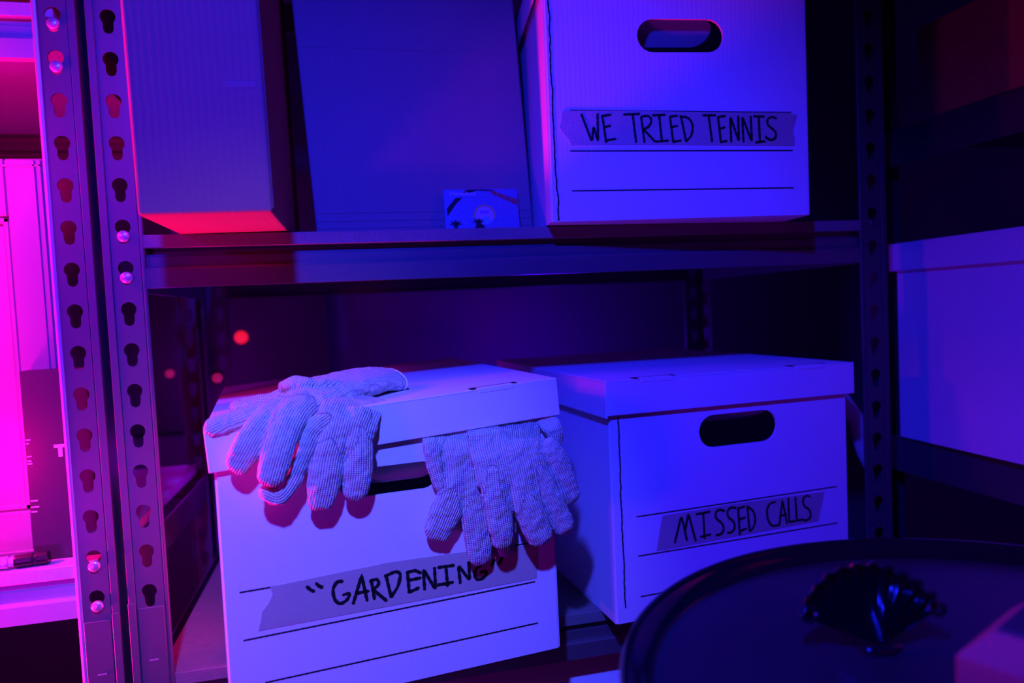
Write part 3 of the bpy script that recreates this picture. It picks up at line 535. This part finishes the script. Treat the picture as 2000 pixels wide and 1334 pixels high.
# --- boxes on the right-hand unit
rb = thing('storage_box', 'large white lidded storage box on the right-hand unit, plain side showing', 'box',
           (0.7023+0.0095, 0.8047, -0.1969), (0, 0, -PI/2-0.0341))
bm = bmesh.new(); banker_body(bm, 0.385, 0.305, MH-0.003, None); obj('box_body', bm, M_white, rb)
obj('lid', lid_bm(0.385, 0.305, MH, LH), M_white, rb)
eb = thing('cardboard_carton', 'low brown carton on the topmost board of the right-hand unit', 'box', (0.730, 0.7800, 0.2142), (0, 0, -PI/2))
obj('box_body', box_bm(0, 0.42, 0, 0.30, 0, 0.118, bevel=0.0016, seg=2), M_kraft, eb)
bm = bmesh.new(); add_box(bm, 0.002, 0.418, 0.001, 0.149, 0.118, 0.121, bevel=0.0005); add_box(bm, 0.002, 0.418, 0.151, 0.299, 0.118, 0.121, bevel=0.0005)
obj('top_flap', bm, M_kraft, eb)
bm = bmesh.new(); add_box(bm, -0.0035, -0.0005, 0.002, 0.16, 0.001, 0.117, bevel=0.0006); obj('side_flap', bm, M_kraft, eb)
bm = bmesh.new(); add_box(bm, 0.098, 0.0995, -0.0004, 0.0002, 0.001, 0.117); obj('score_line', bm, M_kraft, eb)

# --- white box low down, under the lower board
lb = thing('storage_box', 'white box below the lower board, only its top edge in view', 'box', (0.02, 0.690, -0.722), (0, 0, 0.10))
bm = bmesh.new(); banker_body(bm, 0.30, 0.36, 0.29, None); obj('box_body', bm, M_white, lb)
obj('lid', lid_bm(0.30, 0.36, 0.297, 0.034), M_white, lb)

# ------------------------------------------------------------------ small printed card
cd = thing('gift_card', 'small pale blue printed card propped against the wide brown carton', 'card', (0.1085, 0.7930, SZ+0.0003), (math.radians(-9), 0, -0.03))
CW, CH = 0.0856, 0.0535
obj('card', box_bm(0, CW, -0.0004, 0.0004, 0, CH, bevel=0.0002), M_card, cd)
def flat(name, pts, m, y=-0.0005):
    bm = bmesh.new(); add_prism(bm, pts, 'y', y, y-0.0002); return obj(name, bm, m, cd)
def band(a0, a1, r0, r1, cx, cz, sx=1.0, n=10):
    A = [(cx+sx*r0*math.cos(a0+(a1-a0)*k/n), cz+r0*math.sin(a0+(a1-a0)*k/n)) for k in range(n+1)]
    B = [(cx+sx*r1*math.cos(a0+(a1-a0)*k/n), cz+r1*math.sin(a0+(a1-a0)*k/n)) for k in range(n+1)]
    return A+B[::-1]
mm = lambda *P: [(a/1000, b/1000*1.085) for a, b in P]
flat('dark_stripe', mm((2.6, 28.5), (13.2, 40.0), (21.5, 40.5), (14.0, 34.0), (3.0, 20.5)), M_print)
flat('arc_stripe', mm((22.0, 45.0), (27.0, 48.8), (46.0, 48.9), (60.0, 47.6), (54.0, 46.9), (40.0, 47.9), (30.0, 45.6)), M_print, -0.0006)
flat('red_stripe', mm((20.5, 45.2), (25.5, 48.6), (33.0, 48.6), (27.0, 44.8)), M_cardred)
for k in range(4):
    x0, x1 = 55.0+7.6*k, 61.9+7.6*k
    flat('red_stripe', mm((x0, 48.2-(x0-55)*0.36), (x1, 48.2-(x1-55)*0.36), (x1, 44.0-(x1-55)*0.44), (x0, 44.0-(x0-55)*0.44)), M_cardred)
flat('badge_ring', band(-0.3, PI+0.3, 0.0106, 0.0130, 0.0456, 0.0220, n=22), M_cardgold)
flat('badge', band(0.0, 2*PI-0.001, 0.0002, 0.0104, 0.0456, 0.0220, n=24), M_cardlav, -0.00055)
for k in range(4):
    flat('badge_mark', mm((40.2+k*2.7, 25.6), (42.2+k*2.7, 26.2), (42.0+k*2.7, 22.2), (40.6+k*2.7, 21.8)), M_cardpurple, -0.0008)
flat('badge_sun', band(0, 2*PI-0.001, 0.0002, 0.0048, 0.0475, 0.0160, n=16), M_cardteal, -0.0008)
for px_, pz_ in ((0.0118, 0.0135), (0.0382, 0.0155)):
    pts = []
    for k in range(14):
        r = (0.0075 if k % 2 == 0 else 0.0030); a = PI/2+2*PI*k/14
        pts.append((px_+r*math.cos(a)*1.1, pz_+r*math.sin(a)*0.62))
    flat('palm_silhouette', pts, M_print, -0.0010)
    flat('palm_trunk', [(px_-0.0010, pz_), (px_+0.0010, pz_), (px_+0.0030, 0.001), (px_-0.0030, 0.001)], M_print, -0.0010)
flat('dark_mound', mm((30.5, 1.0), (34.0, 9.0), (38.0, 12.5), (44.0, 10.0), (46.0, 1.0)), M_print, -0.0009)
cu = bpy.data.curves.new('card_wordmark', 'FONT'); cu.body = 'Disneyland'; cu.size = 0.0068; cu.extrude = 0.00008; cu.shear = 0.12
co = bpy.data.objects.new('card_wordmark', cu); COL.objects.link(co)
bpy.context.view_layer.update()
me = bpy.data.meshes.new_from_object(co.evaluated_get(bpy.context.evaluated_depsgraph_get()))
bpy.data.objects.remove(co)
wm = bpy.data.objects.new('card_wordmark', me); me.materials.clear(); me.materials.append(M_whiteink)
link(wm, cd); wm.location = (0.0062, -0.0009, 0.0462); wm.rotation_euler = (PI/2, 0, 0)

# ------------------------------------------------------------------ gloves
GB = Matrix.Translation((-0.1192, 0.6195, LZ+0.0005)) @ Matrix.Rotation(0.1263, 4, 'Z')
def catmull(P, n):
    out = []
    m = len(P)
    for i in range(m-1):
        p0, p1, p2, p3 = P[max(i-1, 0)], P[i], P[i+1], P[min(i+2, m-1)]
        for k in range(n):
            t = k/n
            out.append([0.5*((2*b)+(-a+c)*t+(2*a-5*b+4*c-d)*t*t+(-a+3*b-3*c+d)*t**3) for a, b, c, d in zip(p0, p1, p2, p3)])
    out.append(list(P[-1]))
    return out
def glove_tube(bm, rows, seg=16):
    """elliptical tube along a centre line; returns the frames used to lay the knit along it"""
    D = catmull(rows, 6)
    frames = []
    rings = []
    m = len(D)
    along = 0.0
    for i, (x, t, h, wd, th, ang) in enumerate(D):
        p = Vector((x, t, h)); a = Vector(D[max(i-1, 0)][:3]); b = Vector(D[min(i+1, m-1)][:3])
        tan = (b-a).normalized()
        an = math.radians(ang)
        nrm = Vector((0.0, -math.sin(an), math.cos(an)))
        nrm = (nrm-tan*nrm.dot(tan)).normalized()
        side = tan.cross(nrm)
        if i: along += (p-Vector(D[i-1][:3])).length
        frames.append((p, tan, side, nrm, wd, along))
    def ring(p, side, nrm, wd, th):
        vs = []
        for k in range(seg):
            c, s = math.cos(2*PI*k/seg), math.sin(2*PI*k/seg)
            sc = abs(c)**0.85*(1 if c > 0 else -1); ss = abs(s)**0.85*(1 if s > 0 else -1)
            vs.append(bm.verts.new(p+side*wd*sc+nrm*th*ss))
        return vs
    p, tan, side, nrm, _, _ = frames[0]
    for f, e in ((0.45, 0.75), (0.8, 0.4)):
        pass
    caps = [(-0.9, 0.30), (-0.75, 0.62), (-0.45, 0.88)]
    for e, sc in caps: rings.append(ring(p+tan*D[0][4]*e, side, nrm, D[0][3]*(sc if D[0][3] < 18 else 0.5+sc/2), D[0][4]*sc))
    for i, (p, tan, side, nrm, wd, al) in enumerate(frames): rings.append(ring(p, side, nrm, wd, D[i][4]))
    p, tan, side, nrm, wd, al = frames[-1]
    for e, sc in ((0.35, 0.93), (0.65, 0.76), (0.88, 0.48), (0.98, 0.22)): rings.append(ring(p+tan*min(wd, 9.0)*e, side, nrm, wd*sc, D[-1][4]*sc))
    for i in range(len(rings)-1):
        for k in range(seg): bm.faces.new((rings[i][k], rings[i][(k+1) % seg], rings[i+1][(k+1) % seg], rings[i+1][k]))
    bm.faces.new(rings[0]); bm.faces.new(rings[-1])
    return frames
def make_glove(key, label, wrinkle=0.5):
    parts = DATA['gloves'][key]
    bm = bmesh.new(); fr = []
    for nme, rows in parts.items(): fr.append(glove_tube(bm, rows))
    bmesh.ops.recalc_face_normals(bm, faces=bm.faces)
    me = bpy.data.meshes.new('raw'); bm.to_mesh(me); bm.free()
    tmp = bpy.data.objects.new('raw', me); COL.objects.link(tmp)
    md = tmp.modifiers.new('r', 'REMESH'); md.mode = 'VOXEL'; md.voxel_size = 0.85
    bpy.context.view_layer.update()
    ev = bpy.data.meshes.new_from_object(tmp.evaluated_get(bpy.context.evaluated_depsgraph_get()))
    bpy.data.objects.remove(tmp); bpy.data.meshes.remove(me)
    bm = bmesh.new(); bm.from_mesh(ev)
    for _ in range(4): bmesh.ops.smooth_vert(bm, verts=bm.verts, factor=0.5, use_axis_x=True, use_axis_y=True, use_axis_z=True)
    bm.normal_update()
    allf = [(k, f) for k, g in enumerate(fr) for f in g]
    tips = [g[-1][0] for g in fr[1:]]
    for v in bm.verts:                                          # soft folds in the cloth
        q = v.co*0.085; a = mnoise.noise(q+Vector((3.1, len(key), 0)))
        b = mnoise.noise(v.co*0.22+Vector((9.7, 0, len(key))))
        v.co += v.normal*(a*1.5+b*0.85)*wrinkle
        if key in ('back', 'front'):                            # squeezed flat between lid skirt and box front
            edge = 1000*(MH-LH+0.0011)+(v.co.x-152.5)*GROLL
            k = min(1.0, max(0.0, (v.co.z-edge+4.0)/4.0))
            v.co.y = v.co.y*(1-k)+min(-0.3, max(-3.0, v.co.y))*k
    bm.to_mesh(ev); 
    import numpy as np
    P = np.array([v.co[:] for v in bm.verts]); bm.free()
    C = np.array([f[0][:] for _, f in allf]); Wd = np.array([max(f[4], 6.0) for _, f in allf])
    Sd = np.array([f[2][:] for _, f in allf]); Tn = np.array([f[1][:] for _, f in allf]); Al = np.array([f[5]+k*0.37 for k, f in allf])
    out = np.zeros((len(P), 3), dtype=np.float32)
    for s in range(0, len(P), 4000):
        d = P[s:s+4000, None, :]-C[None]
        dist = (d*d).sum(-1)/(Wd**2)
        j = dist.argmin(1)
        dd = P[s:s+4000]-C[j]
        out[s:s+4000, 0] = (dd*Sd[j]).sum(-1)
        out[s:s+4000, 1] = Al[j]+(dd*Tn[j]).sum(-1)
    at = ev.attributes.new('knit', 'FLOAT_VECTOR', 'POINT'); at.data.foreach_set('vector', out.ravel())
    ev.transform(GB @ Matrix.Scale(0.001, 4))
    for p in ev.polygons: p.use_smooth = True
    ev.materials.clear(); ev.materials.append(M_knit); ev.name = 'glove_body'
    pos = GB @ (Vector(parts['palm'][-1][:3])*0.001)
    ev.transform(Matrix.Translation(-pos))
    root = thing('knit_glove', label, 'glove', pos, group='cotton work gloves')
    link(bpy.data.objects.new('glove_body', ev), root)
    return root, fr, pos
gu, fr, pos = make_glove('upper', 'pale knitted glove lying on top of the box lid, cuff towards the back', 0.8)
# the overlocked rim of the cuff
f = fr[0][0]; loop = []
for k in range(33):
    a = 2*PI*k/32
    loop.append(GB @ ((f[0]-f[1]*7.0+f[2]*(f[4]*0.93)*math.cos(a)+f[3]*9.5*math.sin(a))*0.001)-pos)
obj('cuff_rim', tube_bm(loop, 0.0011, 8, cap=False), M_rim, gu, smooth=True)
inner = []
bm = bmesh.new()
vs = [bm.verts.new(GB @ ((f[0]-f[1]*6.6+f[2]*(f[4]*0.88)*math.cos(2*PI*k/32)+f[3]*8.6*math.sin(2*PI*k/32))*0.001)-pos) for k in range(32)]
bm.faces.new(vs); obj('cuff_opening', bm, M_plastic, gu)  # black disc paints in the dark hollow of the cuff
make_glove('lower', 'pale knitted glove hanging over the lid edge beneath another glove', 0.8)
make_glove('back', 'pale knitted glove under the lid, its pink-edged thumb over the handle hole', 0.8)
make_glove('front', 'pale knitted glove under the lid, foremost of the pair hanging at the right', 0.8)

# ------------------------------------------------------------------ things on the left unit
dp = thing('cabinet_door', 'white panelled cabinet door standing on the left unit behind the black box', 'door', (-0.62, 0.772, LU_Z))
DW, DH = 0.336, 0.388
bm = bmesh.new()
st_w = 0.034
add_box(bm, 0, st_w, 0, 0.016, 0, DH, bevel=0.0015); add_box(bm, DW-st_w, DW, 0, 0.016, 0, DH, bevel=0.0015)
add_box(bm, st_w, DW-st_w, 0, 0.016, 0, 0.045, bevel=0.0015); add_box(bm, st_w, DW-st_w, 0, 0.016, DH-0.055, DH, bevel=0.0015)
obj('door_frame', bm, M_paint, dp)
obj('door_panel', box_bm(st_w-0.004, DW-st_w+0.004, 0.0085, 0.013, 0.04, DH-0.05), M_paint, dp)
bm = bmesh.new()
a0, a1, b0, b1 = st_w, DW-st_w, 0.045, DH-0.055
for (x0, x1, z0, z1) in ((a0, a0+0.007, b0, b1), (a1-0.007, a1, b0, b1), (a0, a1, b0, b0+0.007), (a0, a1, b1-0.007, b1)):
    add_box(bm, x0, x1, 0.003, 0.0088, z0, z1, bevel=0.002)
obj('panel_moulding', bm, M_paint, dp)
bm = bmesh.new()
for x0, x1 in ((DW-0.010, DW-0.0075), (DW-0.0045, DW-0.002)): add_box(bm, x0, x1, -0.0012, 0.0003, 0.002, DH-0.002, bevel=0.0006)
for z0, z1 in ((0.004, 0.0065), (DH-0.008, DH-0.0055)): add_box(bm, 0.002, DW-0.002, -0.0012, 0.0003, z0, z1, bevel=0.0006)
obj('edge_bead', bm, M_paint, dp)

bx = thing('product_box', 'small black printed box beside the post on the left unit', 'box', (-0.3110, 0.7520, LU_Z), (0, 0, 0.0))
obj('box_body', box_bm(0, 0.058, 0, 0.018, 0, 0.1835, bevel=0.0008), M_blackbox, bx)
bm = bmesh.new(); add_box(bm, 0.0245, 0.0347, -0.0004, 0.0001, 0.1080, 0.1112); add_box(bm, 0.0280, 0.0318, -0.0004, 0.0001, 0.0990, 0.1082)
obj('printed_letter', bm, M_whiteink, bx)
for z, wd in ((0.117, .004), (0.1135, .0025), (0.101, .004), (0.0965, .0035), (0.094, .004), (0.058, .006), (0.052, .007), (0.0475, .005)):
    obj('small_print', box_bm(0.0012, 0.0012+wd, -0.0004, 0.0001, z, z+0.0013), M_whiteink, bx)

mk = thing('marker_pen', 'short tube with a black cap lying at the front of the left unit', 'pen', (-0.3400, 0.7345, LU_Z+0.0066), (0, 0, 0.10))
bm = tube_bm([(0.020, 0, 0), (0.0215, 0, 0), (0.034, 0, 0), (0.036, 0, 0), (0.038, 0, 0), (0.0465, 0, 0), (0.0475, 0, 0)], [0.0058, 0.0062, 0.0062, 0.0054, 0.0062, 0.0062, 0.0054], 20)
obj('cap', bm, M_plastic, mk, smooth=False)
bm = tube_bm([(-0.06, 0, 0), (-0.058, 0, 0), (0.0, 0, 0), (0.012, 0, 0), (0.016, 0, 0), (0.0205, 0, 0)], [0.0045, 0.0055, 0.0055, 0.0055, 0.0048, 0.0046], 20)
obj('barrel', bm, M_clear, mk, smooth=False)
obj('band', tube_bm([(0.0135, 0, 0), (0.0150, 0, 0)], 0.0062, 20), M_steel, mk)

# ------------------------------------------------------------------ dim things at the back of the shelf
ps = thing('glow_plate', 'added dark plate on the back wall, red discs standing in for glow through post keyholes', 'box', (-0.29, 1.600, -0.02))
obj('panel_plate', box_bm(-0.24, 0.24, 0, 0.02, -0.21, 0.13, bevel=0.003), M_dark, ps)  # plate added only to carry the glowing discs
def glow_dot(x, z, r, m):
    bm = lathe_bm([(r, 0.0), (r, 0.003), (r*0.75, 0.0055), (0.0, 0.0065)], 16)
    o = obj('keyhole_glow', bm, m, ps, smooth=True); o.matrix_local = Matrix.Translation((x, 0.0, z)) @ Matrix.Rotation(PI/2, 4, 'X')
DOT_X, DOT_Z = ([0.0331, -0.0911, 0.0073], [-0.0152, -0.0841, -0.0994])
glow_dot(DOT_X[0]+0.022, DOT_Z[0], 0.0140, M_red); glow_dot(DOT_X[1], DOT_Z[1], 0.009, M_dimred)
il = thing('red_glow_disc', 'added dim red disc on the rear post, standing in for a keyhole lit from behind', 'glow', (-0.2060, 1.1440, -0.0853))
o = obj('lens', lathe_bm([(0.0075, 0.0), (0.0075, 0.003), (0.0055, 0.006), (0.0, 0.007)], 16), M_dimred, il, smooth=True); o.matrix_local = Matrix.Rotation(PI/2, 4, 'X')  # added emissive disc, no lamp: red light through a keyhole
obj('glow_backing', box_bm(-0.009, 0.009, 0.0, 0.006, -0.011, 0.011, bevel=0.001), M_dark, il)

# pale cloth finger beyond the MISSED CALLS box
sc = thing('cloth_scrap', 'limp pale cloth strip hanging past the right end of the lidded box', 'cloth', (0.0, 0.0, 0.0))
path = [(0.602, 0.800, -0.105), (0.618, 0.800, -0.135), (0.640, 0.800, -0.168), (0.646, 0.799, -0.190), (0.652, 0.798, -0.212), (0.660, 0.797, -0.232), (0.665, 0.797, -0.243)]
bm = tube_bm(path, [0.006, 0.010, 0.012, 0.013, 0.012, 0.010, 0.004], 14)
for v in bm.verts: v.co.y = 0.798+(v.co.y-0.798)*0.4
obj('cloth_finger', bm, M_knit, sc, smooth=True)

# ------------------------------------------------------------------ round tray table in the foreground with its things
TX, TY, TZ, TR = 0.3385, 0.2717, -0.200, 0.2230
tt = thing('tray_table', 'round black lacquered tray table with a raised rim in the foreground', 'table', (TX, TY, FLOOR))
zt = TZ-FLOOR
bm = lathe_bm([(0.0, zt-0.020), (TR-0.020, zt-0.020), (TR-0.011, zt-0.018), (TR-0.011, zt-0.0105), (0.0, zt-0.0105)], 128)
obj('tray_top', bm, M_gloss, tt, smooth=False)
bm = lathe_bm([(TR-0.0112, zt-0.0185), (TR-0.004, zt-0.015), (TR-0.0005, zt-0.006), (TR, zt-0.0012), (TR-0.0018, zt+0.0004), (TR-0.0048, zt),
               (TR-0.0068, zt-0.0022), (TR-0.0105, zt-0.0070), (TR-0.0160, zt-0.0098), (TR-0.0180, zt-0.0104), (TR-0.0112, zt-0.0106)], 160, closed=True)
obj('raised_rim', bm, M_shell, tt, smooth=True)
bm = lathe_bm([(0.0, 0.03), (0.024, 0.03), (0.022, 0.06), (0.018, 0.30), (0.018, zt-0.06), (0.05, zt-0.0215), (0.0, zt-0.0212)], 32)
obj('pedestal', bm, M_gloss, tt, smooth=False)
bm = lathe_bm([(0.0, 0.0), (0.16, 0.0), (0.162, 0.008), (0.15, 0.016), (0.04, 0.028), (0.0, 0.0295)], 64)
obj('base', bm, M_gloss, tt, smooth=False)
TOP = TZ-0.0105
# scallop shell dish, standing on its hinge and tilted back
sh = thing('shell_dish', 'black scallop shell dish standing open on the round tray', 'dish', (0.2880, 0.3420, TOP))
u_ = Vector((0.974, -0.222, 0.0)); v_ = Vector((0.20, 0.55, 0.81)).normalized(); n_ = u_.cross(v_)
def shell_point(ph, rr, depth=0.0):
    NR = 11
    s = (0.5+0.5*math.cos(NR*2*PI*ph))**1.5
    R_ = 0.0480*(1-0.13*ph)*(1+0.035*s)
    a = math.radians(158-132*ph)
    rad = R_*rr
    bulge = 0.0025*math.sin(PI*min(rr, 1.0)*0.93)-0.0034*s*rr-0.003*max(0, rr-0.88)*8
    return u_*(rad*math.cos(a))+v_*(rad*math.sin(a)+0.0045)+(-n_)*(bulge-0.003-depth)
NU, NV = 132, 22
bm = bmesh.new()
g = [[bm.verts.new(shell_point(i/NU, 0.04+0.96*j/NV)) for j in range(NV+1)] for i in range(NU+1)]
for i in range(NU):
    for j in range(NV): bm.faces.new((g[i][j], g[i+1][j], g[i+1][j+1], g[i][j+1]))
bmesh.ops.solidify(bm, geom=bm.faces[:], thickness=0.0012)
obj('fan', bm, M_shell, sh, smooth=True)
rim = [shell_point(k/NU, 1.0) for k in range(NU+1)]
obj('fluted_rim', tube_bm(rim, 0.0014, 8), M_shell, sh, smooth=True)
for cx_, ph, sg in ((-1, 0.0, 1), (1, 1.0, -1)):
    e = shell_point(ph, 1.0); pts = []
    for k in range(22):
        a = 2.2*PI*k/21; r = 0.0052*(1-0.55*k/21)
        pts.append(e+u_*(sg*(0.0052-r*math.cos(a)))+v_*(-r*math.sin(a)))
    obj('scroll', tube_bm(pts, [0.0015-0.0006*k/21 for k in range(22)], 8), M_shell, sh, smooth=True)
bm = tube_bm([u_*-0.012+v_*0.004, u_*-0.006+v_*0.002, u_*0.0+v_*0.0018, u_*0.006+v_*0.002, u_*0.012+v_*0.004], [0.0015, 0.003, 0.0036, 0.003, 0.0015], 12)
bm2 = bm
obj('hinge_foot', bm2, M_shell, sh, smooth=True)
# brown chamfered carton at the right front of the tray
tk = thing('takeaway_carton', 'brown carton with sloping shoulders on the tray, cut by the frame', 'box', (0.2768, 0.2800, TOP), (0, 0, math.radians(-65)))
bm = bmesh.new()
CS, CHT, CTP, CI = 0.075, 0.0315, 0.0440, 0.012
q0 = [(0, 0), (CS, 0), (CS, CS), (0, CS)]; q1 = [(CI, CI), (CS-CI, CI), (CS-CI, CS-CI), (CI, CS-CI)]
R0 = [bm.verts.new((*p, 0)) for p in q0]; R1 = [bm.verts.new((*p, CHT)) for p in q0]; R2 = [bm.verts.new((*p, CTP)) for p in q1]
for A_, B_ in ((R0, R1), (R1, R2)):
    for k in range(4): bm.faces.new((A_[k], A_[(k+1) % 4], B_[(k+1) % 4], B_[k]))
bm.faces.new(R0); bm.faces.new(R2)
bmesh.ops.bevel(bm, geom=bm.edges[:], offset=0.0008, segments=1, affect='EDGES')
obj('box_body', bm, M_kraft, tk)
bm = bmesh.new(); add_box(bm, CI+0.0015, CS-CI-0.0015, CI+0.0015, CS-CI-0.0015, CTP-0.0002, CTP+0.0016, bevel=0.0006); obj('lid_panel', bm, M_blackbox, tk)

# slip added in place of a pink-lit patch of shade, dark slit on it
sp = thing('shade_slip', 'small slip added for a pink-lit patch of shade on the tray, with a dark slit', 'patch', (0.2010, 0.2870, TOP), (0, 0, -0.1))
bm = bmesh.new(); add_prism(bm, [(0, 0), (0.026, -0.002), (0.030, 0.006), (0.021, 0.0155), (0.003, 0.014)], 'z', 0.0002, 0.0009); obj('slip', bm, M_kraft, sp)
bm = bmesh.new(); add_prism(bm, [(0.004, 0.0075), (0.017, 0.0105), (0.0168, 0.0120), (0.0035, 0.0095)], 'z', 0.0009, 0.0012); obj('slit', bm, M_print, sp)
